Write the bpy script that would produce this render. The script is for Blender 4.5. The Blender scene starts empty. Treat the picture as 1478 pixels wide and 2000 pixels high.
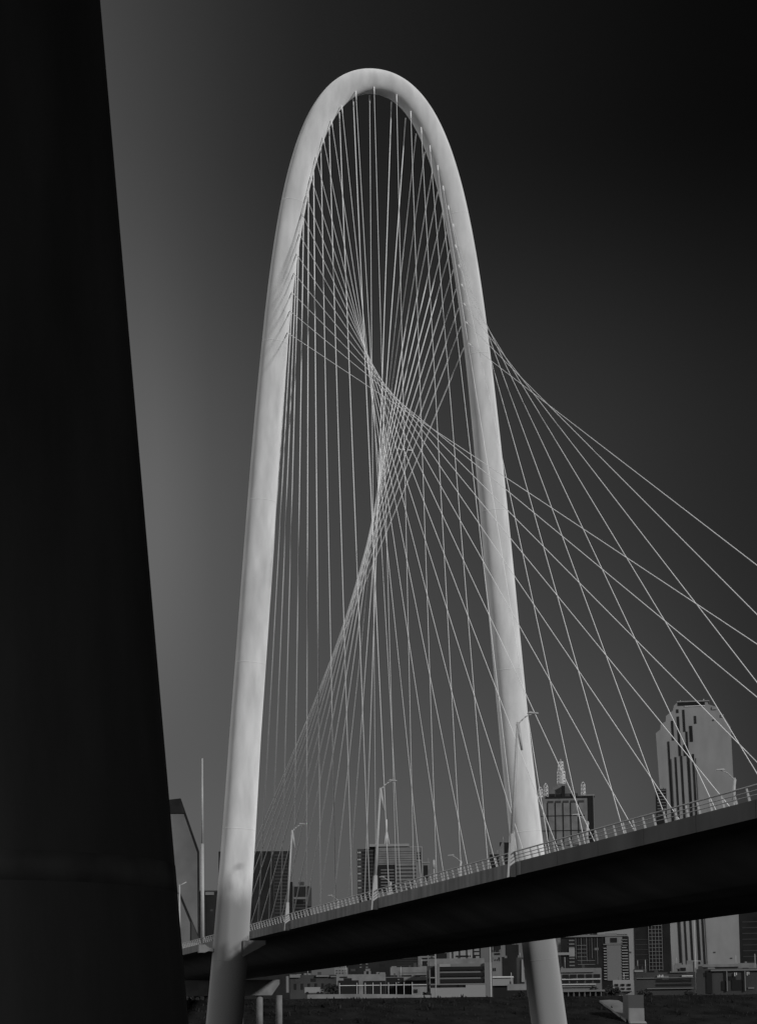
import bpy, bmesh, math, random
import numpy as np
from mathutils import Vector, Matrix
random.seed(7)
sc = bpy.context.scene
COL = sc.collection

# ------------------------------------------------------------------ camera
F_PX, TILT, ROLL, XVP, CAM_H, HY, CX = 4200.0, math.radians(7.0), 0.012, -235.0, 2.0, 1995.0, 739.0
CY = HY - F_PX * math.tan(TILT)

class Cam:
    """x = across the deck, y = along the deck away from the camera, z = up."""
    def __init__(s):
        F = np.array([0, math.cos(TILT), math.sin(TILT)]); R = np.array([1., 0, 0]); U = np.cross(R, F)
        s.F, s.R, s.U = F, R * math.cos(ROLL) - U * math.sin(ROLL), U * math.cos(ROLL) + R * math.sin(ROLL)
        yh = HY
        for _ in range(50):
            v = s.ray(XVP, yh); yh += v[2] * F_PX
        v = s.ray(XVP, yh); az = math.atan2(v[0], v[1]); s.az = az
        c, n = math.cos(az), math.sin(az); M = np.array([[c, -n, 0], [n, c, 0], [0, 0, 1.]])
        s.F, s.R, s.U = M @ s.F, M @ s.R, M @ s.U
        fh = np.array([s.F[0], s.F[1], 0]); s.fh = fh / np.linalg.norm(fh)
        s.rh = np.array([s.fh[1], -s.fh[0], 0])
    def ray(s, x, y): return s.F + (x - CX) / F_PX * s.R + (CY - y) / F_PX * s.U
    def at_t(s, x, y, t): v = s.ray(x, y); k = t / v[1]; return np.array([v[0] * k, t, CAM_H + v[2] * k])
    def at_l(s, x, y, l): v = s.ray(x, y); k = l / v[0]; return np.array([l, v[1] * k, CAM_H + v[2] * k])
    def at_d(s, x, y, d): v = s.ray(x, y); k = d / float(v @ s.fh); return np.array([v[0] * k, v[1] * k, CAM_H + v[2] * k])
CAM = Cam()
cd = bpy.data.cameras.new('camera'); cam = bpy.data.objects.new('camera', cd); COL.objects.link(cam)
cd.sensor_fit = 'VERTICAL'; cd.sensor_height = 24.0; cd.lens = F_PX / 2000.0 * 24.0
cd.shift_y = (CY - 1000.0) / 2000.0; cd.clip_start = 0.1; cd.clip_end = 30000
m = Matrix.Identity(4)
for i in range(3):
    m[i][0], m[i][1], m[i][2] = CAM.R[i], CAM.U[i], -CAM.F[i]
m[2][3] = CAM_H
cam.matrix_world = m
sc.camera = cam

# ------------------------------------------------------------------ light
SUN_EL = math.radians(22)
az_fwd = math.atan2(CAM.fh[0], CAM.fh[1])                 # clockwise from +Y
sun_az = az_fwd + math.pi - math.radians(47)              # behind the camera, to the right
sdir = Vector((math.sin(sun_az) * math.cos(SUN_EL), math.cos(sun_az) * math.cos(SUN_EL), math.sin(SUN_EL)))
sl = bpy.data.lights.new('sun', 'SUN'); sl.energy = 2.3; sl.angle = math.radians(4.0); sl.color = (1, 1, 1)
so = bpy.data.objects.new('sun', sl); COL.objects.link(so); so.location = (0, 0, 200)
so.rotation_euler = (-sdir).to_track_quat('-Z', 'Y').to_euler()

w = bpy.data.worlds.new('World'); sc.world = w; w.use_nodes = True
nt = w.node_tree; nt.nodes.clear()
def N(t, **k):
    n = nt.nodes.new(t)
    for a, b in k.items(): setattr(n, a, b)
    return n
sky = N('ShaderNodeTexSky', sky_type='NISHITA'); sky.sun_disc = False
sky.sun_elevation = SUN_EL; sky.sun_rotation = sun_az; sky.dust_density = 1.0
sep = N('ShaderNodeSeparateColor'); nt.links.new(sky.outputs[0], sep.inputs[0])   # black-and-white through a red filter
geo = N('ShaderNodeTexCoord')
def dot(vec):
    d = N('ShaderNodeVectorMath', operation='DOT_PRODUCT'); d.inputs[1].default_value = vec
    nt.links.new(geo.outputs['Generated'], d.inputs[0]); return d.outputs['Value']
def curve(val, pts, lo, hi, how='LINEAR'):
    mr = N('ShaderNodeMapRange'); mr.inputs['From Min'].default_value = lo; mr.inputs['From Max'].default_value = hi
    nt.links.new(val, mr.inputs['Value'])
    cr = N('ShaderNodeValToRGB'); cr.color_ramp.interpolation = how
    el = cr.color_ramp.elements
    while len(el) < len(pts): el.new(0.5)
    for e, (p, v) in zip(el, pts):
        e.position = (p - lo) / (hi - lo); e.color = (v, v, v, 1)
    nt.links.new(mr.outputs[0], cr.inputs[0]); return cr.outputs[0]
def mul(a, b):
    n = N('ShaderNodeMath', operation='MULTIPLY')
    for i, v in enumerate((a, b)):
        if isinstance(v, float): n.inputs[i].default_value = v
        else: nt.links.new(v, n.inputs[i])
    return n.outputs[0]
A_, Z_ = dot(tuple(CAM.rh)), dot((0, 0, 1))
def lerp(f, a, b):
    n = N('ShaderNodeMix'); n.data_type = 'FLOAT'; nt.links.new(f, n.inputs[0]); nt.links.new(a, n.inputs[2]); nt.links.new(b, n.inputs[3]); return n.outputs[0]
def ramp(pts, k): return curve(A_, [(p, v / k) for p, v in pts], -0.26, 0.26, 'B_SPLINE')
low = ramp([(-.2, .078), (-.095, .080), (-.024, .070), (.038, .068), (.11, .066), (.145, .046), (.175, .030), (.25, .028)], .56)
mid = ramp([(-.2, .11), (-.10, .098), (-.075, .066), (-.024, .042), (.038, .037), (.11, .027), (.17, .015), (.25, .014)], .31)
top = ramp([(-.2, .060), (-.116, .048), (-.09, .036), (-.06, .023), (-.024, .014), (.038, .0085), (.11, .0040), (.17, .0024)], .195)
f1 = curve(Z_, [(.10, 0), (.255, 1)], .10, .255, 'EASE'); f2 = curve(Z_, [(.255, 0), (.40, 1)], .255, .40, 'EASE')
wide = curve(A_, [(-1, .75), (-.6, .6), (-.22, .0625), (.25, .0625), (.5, .03), (1, .03)], -1, 1)       # far brighter haze to the left
hor = curve(Z_, [(-1, .3), (-.05, .6), (.0, .72), (.10, 1.0), (1, 1.0)], -1, 1)
bg = N('ShaderNodeBackground'); bg.inputs['Strength'].default_value = 0.15
comb = mul(mul(mul(mul(sep.outputs[0], lerp(f2, lerp(f1, low, mid), top)), wide), hor), 17.5)
nt.links.new(comb, bg.inputs['Color'])
out = N('ShaderNodeOutputWorld'); nt.links.new(bg.outputs[0], out.inputs[0])
sc.view_settings.view_transform = 'Standard'; sc.view_settings.look = 'None'
sc.view_settings.exposure = 0; sc.view_settings.gamma = 1; sc.view_settings.use_curve_mapping = False

# ------------------------------------------------------------------ helpers
MATS = {}
def mat(name, v, rough=0.6, var=0.15, scale=1.0, bump=0.0, metal=0.0, spec=0.3, stretch=(1, 1, 1), zfade=None, drough=0.0):
    if name in MATS: return MATS[name]
    mt = bpy.data.materials.new(name); mt.use_nodes = True; t = mt.node_tree
    b = t.nodes['Principled BSDF']; b.inputs['Roughness'].default_value = rough
    b.inputs['Metallic'].default_value = metal; b.inputs['Specular IOR Level'].default_value = spec; b.inputs['Diffuse Roughness'].default_value = drough
    tc = t.nodes.new('ShaderNodeTexCoord'); mp = t.nodes.new('ShaderNodeMapping'); mp.inputs['Scale'].default_value = stretch
    t.links.new(tc.outputs['Object'], mp.inputs[0])
    nz = t.nodes.new('ShaderNodeTexNoise'); nz.inputs['Scale'].default_value = scale; nz.inputs['Detail'].default_value = 6
    t.links.new(mp.outputs[0], nz.inputs['Vector'])
    mr = t.nodes.new('ShaderNodeMapRange'); mr.inputs['From Min'].default_value = 0.3; mr.inputs['From Max'].default_value = 0.7
    mr.inputs['To Min'].default_value = v * (1 - var); mr.inputs['To Max'].default_value = v * (1 + var)
    t.links.new(nz.outputs[0], mr.inputs[0]); src = mr.outputs[0]
    if zfade:                                          # (z low, z high, albedo below): shade of the lower legs painted into the colour
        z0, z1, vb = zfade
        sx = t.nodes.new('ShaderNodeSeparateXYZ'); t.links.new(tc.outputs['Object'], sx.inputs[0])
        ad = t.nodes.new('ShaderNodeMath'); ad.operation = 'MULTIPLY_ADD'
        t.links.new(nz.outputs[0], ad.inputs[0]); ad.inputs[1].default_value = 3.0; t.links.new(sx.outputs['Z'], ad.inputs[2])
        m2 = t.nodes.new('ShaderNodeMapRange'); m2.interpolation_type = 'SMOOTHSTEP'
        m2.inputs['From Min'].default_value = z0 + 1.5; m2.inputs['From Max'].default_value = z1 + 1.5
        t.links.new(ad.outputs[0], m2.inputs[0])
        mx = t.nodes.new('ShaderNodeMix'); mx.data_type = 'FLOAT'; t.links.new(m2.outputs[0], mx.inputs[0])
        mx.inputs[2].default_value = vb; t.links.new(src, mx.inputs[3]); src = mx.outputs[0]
    t.links.new(src, b.inputs['Base Color'])
    if bump:
        bp = t.nodes.new('ShaderNodeBump'); bp.inputs['Strength'].default_value = bump; bp.inputs['Distance'].default_value = 0.1
        t.links.new(nz.outputs[0], bp.inputs['Height']); t.links.new(bp.outputs[0], b.inputs['Normal'])
    MATS[name] = mt; return mt

def tag(o, label=None, cat=None, group=None, kind=None):
    if label: o['label'] = label
    if cat: o['category'] = cat
    if group: o['group'] = group
    if kind: o['kind'] = kind
    return o
def empty(name, loc=(0, 0, 0), rz=0.0):
    o = bpy.data.objects.new(name, None); o.location = Vector(tuple(float(a) for a in loc)); o.rotation_euler.z = rz
    o.empty_display_size = 1; COL.objects.link(o); return o
def link(name, me, parent=None, loc=(0, 0, 0), scale=(1, 1, 1), rz=0.0):
    o = bpy.data.objects.new(name, me); o.location = loc; o.scale = scale; o.rotation_euler.z = rz
    COL.objects.link(o)
    if parent: o.parent = parent
    return o
class MB:
    def __init__(s): s.bm = bmesh.new()
    def box(s, x0, x1, y0, y1, z0, z1):
        v = [s.bm.verts.new(p) for p in ((x0, y0, z0), (x1, y0, z0), (x1, y1, z0), (x0, y1, z0), (x0, y0, z1), (x1, y0, z1), (x1, y1, z1), (x0, y1, z1))]
        for f in ((3, 2, 1, 0), (4, 5, 6, 7), (0, 1, 5, 4), (1, 2, 6, 5), (2, 3, 7, 6), (3, 0, 4, 7)): s.bm.faces.new([v[i] for i in f])
        return s
    def bar(s, a, b, r, r2=None, n=8, smooth=True):
        r2 = r if r2 is None else r2
        a, b = Vector(a), Vector(b); d = (b - a).normalized(); u = d.orthogonal().normalized(); q = d.cross(u)
        A, B = [], []
        for i in range(n):
            t = 2 * math.pi * i / n; o = u * math.cos(t) + q * math.sin(t)
            A.append(s.bm.verts.new(a + o * r)); B.append(s.bm.verts.new(b + o * r2))
        for i in range(n):
            f = s.bm.faces.new((A[i], A[(i + 1) % n], B[(i + 1) % n], B[i])); f.smooth = smooth
        s.bm.faces.new(A[::-1]); s.bm.faces.new(B); return s
    def prism(s, pts, y0, y1):                        # polygon in (x, z), extruded along y
        A = [s.bm.verts.new((x, y0, z)) for x, z in pts]; B = [s.bm.verts.new((x, y1, z)) for x, z in pts]
        s.bm.faces.new(A); s.bm.faces.new(B[::-1]); n = len(pts)
        for i in range(n): s.bm.faces.new((A[(i + 1) % n], A[i], B[i], B[(i + 1) % n]))
        return s
    def build(s, name, mt, parent=None, loc=(0, 0, 0), bevel=0):
        bmesh.ops.recalc_face_normals(s.bm, faces=s.bm.faces[:])
        me = bpy.data.meshes.new(name); s.bm.to_mesh(me); s.bm.free(); me.materials.append(mt)
        o = link(name, me, parent, loc)
        if bevel:
            b = o.modifiers.new('bevel', 'BEVEL'); b.width = bevel; b.segments = 2; b.limit_method = 'ANGLE'
        return o

# ------------------------------------------------------------------ materials (a black-and-white world)
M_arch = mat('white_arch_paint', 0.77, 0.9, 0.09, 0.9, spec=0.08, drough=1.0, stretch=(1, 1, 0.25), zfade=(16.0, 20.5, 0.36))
M_cable = mat('cable_sheath', 0.9, 0.6, 0.04, 3)
M_under = mat('dark_steel_underside', 0.08, 0.6, 0.25, 0.15, spec=0.2)
M_fascia = mat('weathered_concrete', 0.085, 0.8, 0.45, 0.9, 0.2, stretch=(1, 1, 0.25))
M_fasc2 = mat('darker_concrete', 0.03, 0.8, 0.5, 0.5, 0.2, stretch=(1, 0.5, 0.3))  # darker tone for the nearer fascia panels
M_rail = mat('galvanised_rail', 0.32, 0.4, 0.08, 2)
M_pole = mat('light_grey_pole', 0.42, 0.45, 0.06, 2)
M_asph = mat('asphalt', 0.05, 0.9, 0.2, 2)
M_pier = mat('pier_concrete', 0.17, 0.8, 0.2, 0.6, 0.2)
M_glass = mat('dark_glass', 0.012, 0.35, 0.3, 0.05, spec=0.15)
M_glassm = mat('mid_glass', 0.05, 0.3, 0.4, 0.04, spec=0.25)
M_white = mat('pale_cladding', 0.25, 0.8, 0.12, 0.09, stretch=(1, 1, .4))
M_whit2 = mat('pale_render', 0.18, 0.8, 0.28, 0.22)
M_grey = mat('grey_cladding', 0.16, 0.75, 0.22, 0.12)
M_dgrey = mat('dark_cladding', 0.045, 0.7, 0.25, 0.08)
M_dark = mat('black_cladding', 0.016, 0.6, 0.4, 0.08, spec=0.15)
M_trim = mat('white_trim', 0.6, 0.5, 0.05, 0.5)
M_grass = mat('dark_grass', 0.017, 0.95, 0.5, 0.22, 0.6, stretch=(1, 1, 1), spec=0.05)
M_dry = mat('dry_grass', 0.03, 0.95, 0.4, 0.2, 0.3, spec=0.05)
M_leaf = mat('leaf_clumps', 0.03, 0.9, 0.5, 0.8, spec=0.1)
M_bark = mat('bark', 0.06, 0.9, 0.2, 2)
M_dcon = mat('shaded_pier_concrete', 0.22, 0.85, 0.28, 0.9, 0.4, stretch=(1, 1, 0.22), spec=0.2)

# ------------------------------------------------------------------ ground, levee
gb = MB(); gb.box(-6000, 9000, -2500, 12000, -0.5, 0.0)
tag(gb.build('ground', M_grass), kind='structure')

def grid_mesh(name, xs, prof, mt, jit=0.0, kind='structure'):
    bm = bmesh.new(); rows = []
    for (y, z) in prof:
        rows.append([bm.verts.new((x, y + random.uniform(-jit, jit) * 4, max(0.004, z + random.uniform(-jit, jit)) if z > 0.01 else z)) for x in xs])
    for a, b in zip(rows, rows[1:]):
        for i in range(len(xs) - 1):
            f = bm.faces.new((a[i], a[i + 1], b[i + 1], b[i])); f.smooth = True
    bmesh.ops.recalc_face_normals(bm, faces=bm.faces[:])
    me = bpy.data.meshes.new(name); bm.to_mesh(me); bm.free(); me.materials.append(mt)
    return tag(link(name, me), kind=kind)
T_LEV = 470.0
Z_LEV = float(CAM.at_t(900, 1948, T_LEV)[2])
prof = [(T_LEV - 34, -0.3)] + [(T_LEV - 34 + 34 * i / 14, Z_LEV * (i / 14) ** 0.9) for i in range(1, 15)] + [(T_LEV + 4, Z_LEV + 0.05), (T_LEV + 12, Z_LEV - 1.5), (T_LEV + 40, -0.3)]
grid_mesh('levee', [-700 + i * 6 for i in range(300)], prof, M_grass, 0.10)

grnd = random.Random(3); bm = bmesh.new()
for _ in range(9000):
    x = grnd.uniform(-120, 330); u = grnd.random() ** .6; y = T_LEV - 34 + 34 * u; z = Z_LEV * u ** .9 - .05; h = grnd.uniform(.15, .55) * (1.0 + (grnd.random() < .06) * 1.2)
    for q in range(3):
        a = grnd.uniform(0, 3.14); dx, dy = math.cos(a) * h * .35, math.sin(a) * h * .35; lx = grnd.uniform(-.3, .3) * h
        bm.faces.new([bm.verts.new((x - dx, y - dy, z)), bm.verts.new((x + dx, y + dy, z)), bm.verts.new((x + lx, y, z + h))])
me = bpy.data.meshes.new('tall_grass'); bm.to_mesh(me); bm.free(); me.materials.append(M_dry)
tag(link('tall_grass', me), 'dark tufts of rough grass covering the levee face and crest', 'grass', kind='stuff')

# ------------------------------------------------------------------ the bridge
LM, T0, ZT = 61.9, 265.0, 125.74
CO = (3.785605839969582, -0.3265663063185054, 0.009195048510661288, 0.00042685403224757)
def half_w(z):
    s = math.sqrt(max(0.0, ZT - z)); return sum(c * s ** (i + 1) for i, c in enumerate(CO))
def foot(z): return .5 * max(0.0, 1 - z / 38.0)
def rad(z): return float(np.interp(z, [0, 8, 26, 40, 60, 74, 88, 126], [2.28, 2.22, 2.08, 1.96, 1.89, 1.80, 1.68, 1.62]))
bridge = tag(empty('arch_bridge', (LM, T0, 0)), 'cable-stayed road bridge with one tall white arch and a dark deck', 'bridge')
def bpart(name, mb, mt, parent=None): # built in world coordinates, then moved under the empty
    o = mb.build(name, mt); p = parent or bridge; o.parent = p
    o.location = tuple(-a for a in (LM, T0, 0)) if p is bridge else (0, 0, 0); return o

smax = math.sqrt(ZT + 0.3); NS = 150
path = [(-1, s) for s in np.linspace(smax, 0, NS)] + [(1, s) for s in np.linspace(0, smax, NS)[1:]]
P = []
for sg, s in path:
    z = ZT - s * s; P.append(Vector((LM + foot(z) + sg * half_w(z), T0, z)))
bm = bmesh.new(); rings = []; NR = 48
for i, p in enumerate(P):
    d = (P[min(i + 1, len(P) - 1)] - P[max(i - 1, 0)]).normalized(); n = Vector((-d.z, 0, d.x)); y = Vector((0, 1, 0)); r = rad(p.z)
    rings.append([bm.verts.new(p + (n * math.cos(2 * math.pi * k / NR) + y * math.sin(2 * math.pi * k / NR)) * r) for k in range(NR)])
for a, b in zip(rings, rings[1:]):
    for k in range(NR):
        f = bm.faces.new((a[k], a[(k + 1) % NR], b[(k + 1) % NR], b[k])); f.smooth = True
bmesh.ops.recalc_face_normals(bm, faces=bm.faces[:])
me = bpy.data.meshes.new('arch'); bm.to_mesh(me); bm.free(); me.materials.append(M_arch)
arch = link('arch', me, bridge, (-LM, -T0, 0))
def arch_frame(z, sg):
    z2 = z + 0.3; a = Vector((LM + foot(z) + sg * half_w(z), T0, z)); b = Vector((LM + foot(z2) + sg * half_w(z2), T0, z2)); return a, (b - a).normalized()
# welded seams round the tube, each a thin proud band
seam_z = [9.6, 26.0, 47.0, 68.0, 89.0, 108.0]
for z in seam_z:
    for sg in (-1, 1):
        a, d = arch_frame(float(z), sg); r = rad(z)
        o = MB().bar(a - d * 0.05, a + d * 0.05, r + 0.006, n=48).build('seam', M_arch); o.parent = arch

# deck
LN, LF, ZD, ZB, ZX = 47.5, 76.3, 14.07, 13.02, 10.0
Y0, Y1 = 30.0, 640.0
hwk = LM - LN
sof = [(hwk - .35, ZB), (hwk - 2.0, 12.97), (hwk - 3.4, 12.6), (hwk - 4.8, 11.95), (hwk - 6.2, 11.2), (hwk - 7.6, 10.6), (hwk - 9.2, 10.2), (hwk - 11, 10.03), (0, ZX)]
prof_ = [(LM - a, z) for a, z in sof] + [(LM + a, z) for a, z in sof[-2::-1]]
bm = bmesh.new(); va = [bm.verts.new((x, Y0, z)) for x, z in prof_]; vb = [bm.verts.new((x, Y1, z)) for x, z in prof_]
for i in range(len(prof_) - 1):
    f = bm.faces.new((va[i], vb[i], vb[i + 1], va[i + 1])); f.smooth = True
ta = [bm.verts.new((x, Y0, ZD - .3)) for x in (LN + .35, LF - .35)]; tb = [bm.verts.new((x, Y1, ZD - .3)) for x in (LN + .35, LF - .35)]
bm.faces.new((va[0], ta[0], tb[0], vb[0])); bm.faces.new((va[-1], vb[-1], tb[1], ta[1])); bm.faces.new((ta[0], ta[1], tb[1], tb[0]))
bm.faces.new(va + [ta[1], ta[0]]); bm.faces.new(vb[::-1] + [tb[0], tb[1]])
bmesh.ops.recalc_face_normals(bm, faces=bm.faces[:])
me = bpy.data.meshes.new('deck_girder'); bm.to_mesh(me); bm.free(); me.materials.append(M_under); link('deck_girder', me, bridge, (-LM, -T0, 0))
bpart('roadway', MB().box(LN + .36, LF - .36, Y0, Y1, ZD - .296, ZD - .05), M_asph)
xb = [LN - .06, LN + .34]
fy = Y0; k = 0
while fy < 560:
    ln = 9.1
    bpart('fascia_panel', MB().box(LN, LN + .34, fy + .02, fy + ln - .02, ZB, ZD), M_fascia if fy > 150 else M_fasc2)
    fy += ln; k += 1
bpart('far_fascia', MB().box(LF - .34, LF, Y0, Y1, ZB, ZD), M_fascia)
for s in (-1, 1):   # median kerbs
    bpart('median_kerb', MB().box(LM + s * 1.1 - .1, LM + s * 1.1 + .1, Y0, Y1, ZD - .05, ZD + .35), M_fascia)
# railing: leaning posts, three tubes
def rail_x(z): return LN + .12 - (z - ZD) * .18
def post(mb, y):
    mb.prism([(rail_x(ZD) - .02, ZD), (rail_x(ZD) + .13, ZD), (rail_x(ZD + .8) + .06, ZD + .8), (rail_x(ZD + .8) - .03, ZD + .8)], y - .05, y + .05)
rail = MB()
for zz, r in ((.80, .055), (.52, .032), (.28, .032)):
    x = rail_x(ZD + zz); rail.bar((x, Y0, ZD + zz), (x, Y1, ZD + zz), r, n=8)
rail = bpart('railing', rail, M_rail)
ys = list(np.arange(96.0, 620, 1.9))
for y in ys[:98]:
    mb = MB(); post(mb, float(y)); o = mb.build('railing_post', M_rail); o.parent = rail
mb = MB()
for y in ys[98:]: post(mb, float(y))
o = mb.build('railing_post', M_rail); o.parent = rail; o['kind'] = 'stuff'
frl = MB()
for zz, r in ((.80, .055), (.5, .03)): frl.bar((LF - .2, Y0, ZD + zz), (LF - .2, Y1, ZD + zz), r, n=6)
bpart('far_railing', frl, M_rail)

# cables
ZA = [123.4, 121.3, 119.2, 116.8, 114.2, 111.4, 108.8, 106.4, 103.5, 100.8, 98.2, 95.6, 93.1, 90.2]
WA = [2.7, 4.6, 6.0, 7.15, 8.15, 8.85, 9.5, 10.1, 10.4, 10.8, 11.15, 11.45, 11.7, 12.05]
def cable(a, b, r=.033):
    a, b = Vector(a), Vector(b); d = (b - a).normalized()
    o = bpart('cable', MB().bar(a, b, r, n=8), M_cable)
    s1 = MB().bar(a - d * .25, a + d * 1.0, .075, n=10).build('socket', M_cable); s1.parent = o
    s2 = MB().bar(b - d * 2.0, b, .08, n=10).build('socket', M_cable); s2.parent = o
for sg in (-1, 1):
    for n in range(1, 15):
        z, wd = ZA[n - 1], WA[n - 1]; x = LM + sg * (wd + .05)
        near = -11.0 * n if sg < 0 else -(11.0 * n + 6)
        far = (11.0 * n - 13) if sg < 0 else (11.0 * n + 2.5)
        cable((x, T0 - 1.15, z), (LM - .3, T0 + near, ZD))
        cable((x + (-.15 * sg), T0 + 1.15, z), (LM + .3, T0 + far, ZD), .056 if n < 5 else .070)
cable((LM - .25, T0 - 1.0, 124.4), (LM, T0 - 7, ZD)); cable((LM - .4, T0 + 1.0, 124.0), (LM, T0 + 4.6, ZD))

# brackets that carry the deck at the arch legs, drain pipe
xl = LM - half_w(11)
bpart('leg_bracket', MB().prism([(xl + 1.6, 12.1), (xl + 4.4, 12.1), (xl + 4.4, 11.6), (xl + 1.6, 10.1)], T0 - 2.2, T0 - 1.0), M_pier)
bpart('maintenance_arm', MB().prism([(xl - .6, 11.0), (xl - 2.4, 11.3), (xl - 2.9, 11.7), (xl - 3.6, 11.7), (xl - 3.6, 10.7), (xl - 2.9, 10.7), (xl - 2.4, 10.9), (xl - .6, 10.6)], T0 - .6, T0 + .6), M_pier)
dp = CAM.at_l(488, 1818, LN - .2)
bpart('drain_pipe', MB().bar((LN - .2, dp[1], ZD - .1), (LN - .2, dp[1], ZB - 1.0), .10), M_rail)

# approach piers beyond the arch
def pier(t, x_left, x_right, cols, capz=(6.6, 10.0)):
    p = tag(empty('bridge_pier', (LM, t, 0)), None, None); p.parent = bridge; p.location = (0, t - T0, 0)
    zc0, zc1 = capz
    mb = MB().prism([(-11, zc1), (11, zc1), (11, zc1 - .8), (9.5, zc0), (-9.5, zc0), (-11, zc1 - .8)], -1.1, 1.1)
    c = mb.build('pier_cap', M_pier); c.parent = p
    for x in cols:
        c = MB().bar((x, 0, -.2), (x, 0, zc0), .62, n=20).build('pier_column', M_pier); c.parent = p
    return p
pt = 400.0
pR = CAM.at_t(560, 1930, pt)[0] - LM
c1 = CAM.at_t(545, 1970, pt)[0] - LM; c2 = CAM.at_t(507, 1970, pt)[0] - LM
pier(pt, 0, 0, [c1, c2, c2 - (c1 - c2)], (float(CAM.at_t(530, 1944, pt)[2]), ZX))
0 and pier(pt + 60, 0, 0, [-8, -2.5, 3, 8.5], (6.8, ZX))

# street lamps on the bridge (near kerb lean out, arm over the road)
def lamp(x, y, ztop, arm, label, group, z0=ZB - .1, lean=0.75):
    t = tag(empty('street_lamp', (x, y, ZD)), label, 'street lamp', group)
    s = 1 if arm > 0 else -1
    a = Vector((0, 0, z0 - ZD)); b = Vector((lean, 0, ztop - ZD)); 
    pb = MB()
    # tapering blade foot and pole
    pb.prism([(-.26, z0 - ZD), (.26, z0 - ZD), (.16 + lean * .15, 2.2), (-.12 + lean * .15, 2.2)], -.30, .30)
    p = pb.build('pole_foot', M_pole, t)
    MB().bar((lean * .1, 0, 1.5), b, .16, .09, n=12).build('pole', M_pole, t)
    h = MB().bar(b + Vector((0, 0, -.15)), b + Vector((s * .30, 0, -2.2)), .15, .09, n=10).build('lamp_box', M_pole, t)
    pts = [b + Vector((s * q * abs(arm), 0, -.2 + .85 * math.sin(q * 1.5))) for q in (0, .25, .5, .75, 1)]
    mb = MB()
    for u, v in zip(pts, pts[1:]): mb.bar(u, v, .05, n=8)
    ar = mb.build('lamp_arm', M_pole, t)
    e = pts[-1]
    MB().prism([(e.x - s * .35, e.z + .05), (e.x + s * .5, e.z + .02), (e.x + s * .5, e.z + .12), (e.x - s * .2, e.z + .2)], -.16, .16).build('lamp_head', M_rail, t)
    return t
near = [(1003, 1703), (735, 1768), (563, 1808)]
names = ['thick-footed grey street lamp on the near kerb in front of the right arch leg',
         'grey street lamp on the near kerb in front of the tower with the tripod mast',
         'grey street lamp on the near kerb beside the dark tower by the left arch leg']
for (x, y), nm in zip(near, names):
    p = CAM.at_l(x, y, LN - .05); lamp(LN - .25, p[1], 25.0, 1.15, nm, 'lamps on the near kerb')
farl = [(1424, 1519, 'lamp with an arm to the left, before the stepped pale tower'),
        (1139, 1604, 'lamp with an arm to the left, before the tower with lattice spires'),
        (893, 1681, 'lamp with a left arm, against open sky left of the right arch leg'),
        (757, 1722, 'lamp with an arm to the left, before the dark recess of the mast tower'),
        (655, 1757, 'lamp with a left arm just left of the mast tower, barely above the railing')]
for x, y, nm in farl:
    p = CAM.at_l(x, y, LF - .3); lamp(LF - .3, p[1], float(p[2]), -1.3, nm, 'lamps on the far kerb', ZD - .1, 0.5)
pm = CAM.at_l(396, 1838, LN - .1)
mst = tag(empty('mast', (LN - .1, pm[1], ZD - .4)), 'tall slim pale mast rising from the deck left of the left arch leg', 'mast')
ztop = float(CAM.at_l(398, 1479, LN - .1)[2])
MB().bar((0, 0, 0), (0, 0, (ztop - ZD) * .55), .30, .22, n=12).build('lower_pole', M_pole, mst)
MB().bar((0, 0, (ztop - ZD) * .55), (0, 0, ztop - ZD + .4), .19, .12, n=12).build('upper_pole', M_pole, mst)
p = CAM.at_d(351, 1728, 420)
lt = tag(empty('street_lamp', (p[0], p[1], 0)), 'small hooked street lamp at the edge of the black foreground pier', 'street lamp')
MB().bar((0, 0, 0), (0, 0, p[2]), .28, .14, n=10).build('pole', M_pole, lt)
MB().bar((0, 0, p[2] - .2), (1.35, 0, p[2] + .55), .11, .09).build('lamp_arm', M_pole, lt)

# ------------------------------------------------------------------ foreground viaduct pier
vd = 22.0
pb_ = CAM.at_d(367, 2000, vd); pt_ = CAM.at_d(195, 0, vd)
slope = None
Xb = float((pb_[:2] @ CAM.rh[:2])); Xt = float((pt_[:2] @ CAM.rh[:2])); zb, zt = pb_[2], pt_[2]
k = (Xt - Xb) / (zt - zb)
R0 = 2.6
cx_ = Xb - R0
ctr = CAM.fh * vd + CAM.rh * cx_
via = tag(empty('viaduct_pier', (ctr[0], ctr[1], 0), -az_fwd), 'huge black tapered concrete pier filling the left edge in the foreground', 'pier')
bm = bmesh.new(); rings = []
zs = list(np.linspace(-.3, 15.0, 60))
zj = float(CAM.at_d(150, 1680, vd - R0)[2])
for z in zs:
    r = R0 + k * (z - zb)
    rings.append([bm.verts.new((r * math.cos(a), r * math.sin(a), z)) for a in np.linspace(0, 2 * math.pi, 97)[:-1]])
for a, b in zip(rings, rings[1:]):
    for i in range(96):
        f = bm.faces.new((a[i], a[(i + 1) % 96], b[(i + 1) % 96], b[i])); f.smooth = True
me = bpy.data.meshes.new('pier_shaft'); bm.to_mesh(me); bm.free(); me.materials.append(M_dcon); link('pier_shaft', me, via)
rj = R0 + k * (zj - zb)
MB().bar((0, 0, zj - .14), (0, 0, zj + .14), rj - k * .14 + .004, rj + k * .14 + .004, n=96).build('pour_joint', mat('joint_stain', 0.30, 0.9, 0.35, 1.5, spec=0.1), via)
# added slab overhead, out of view, keeps the sun off the pier
o = MB().box(-30, 36, -46, 1.6, 15.0, 16.2).build('shade_slab', M_dcon, via)

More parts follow.
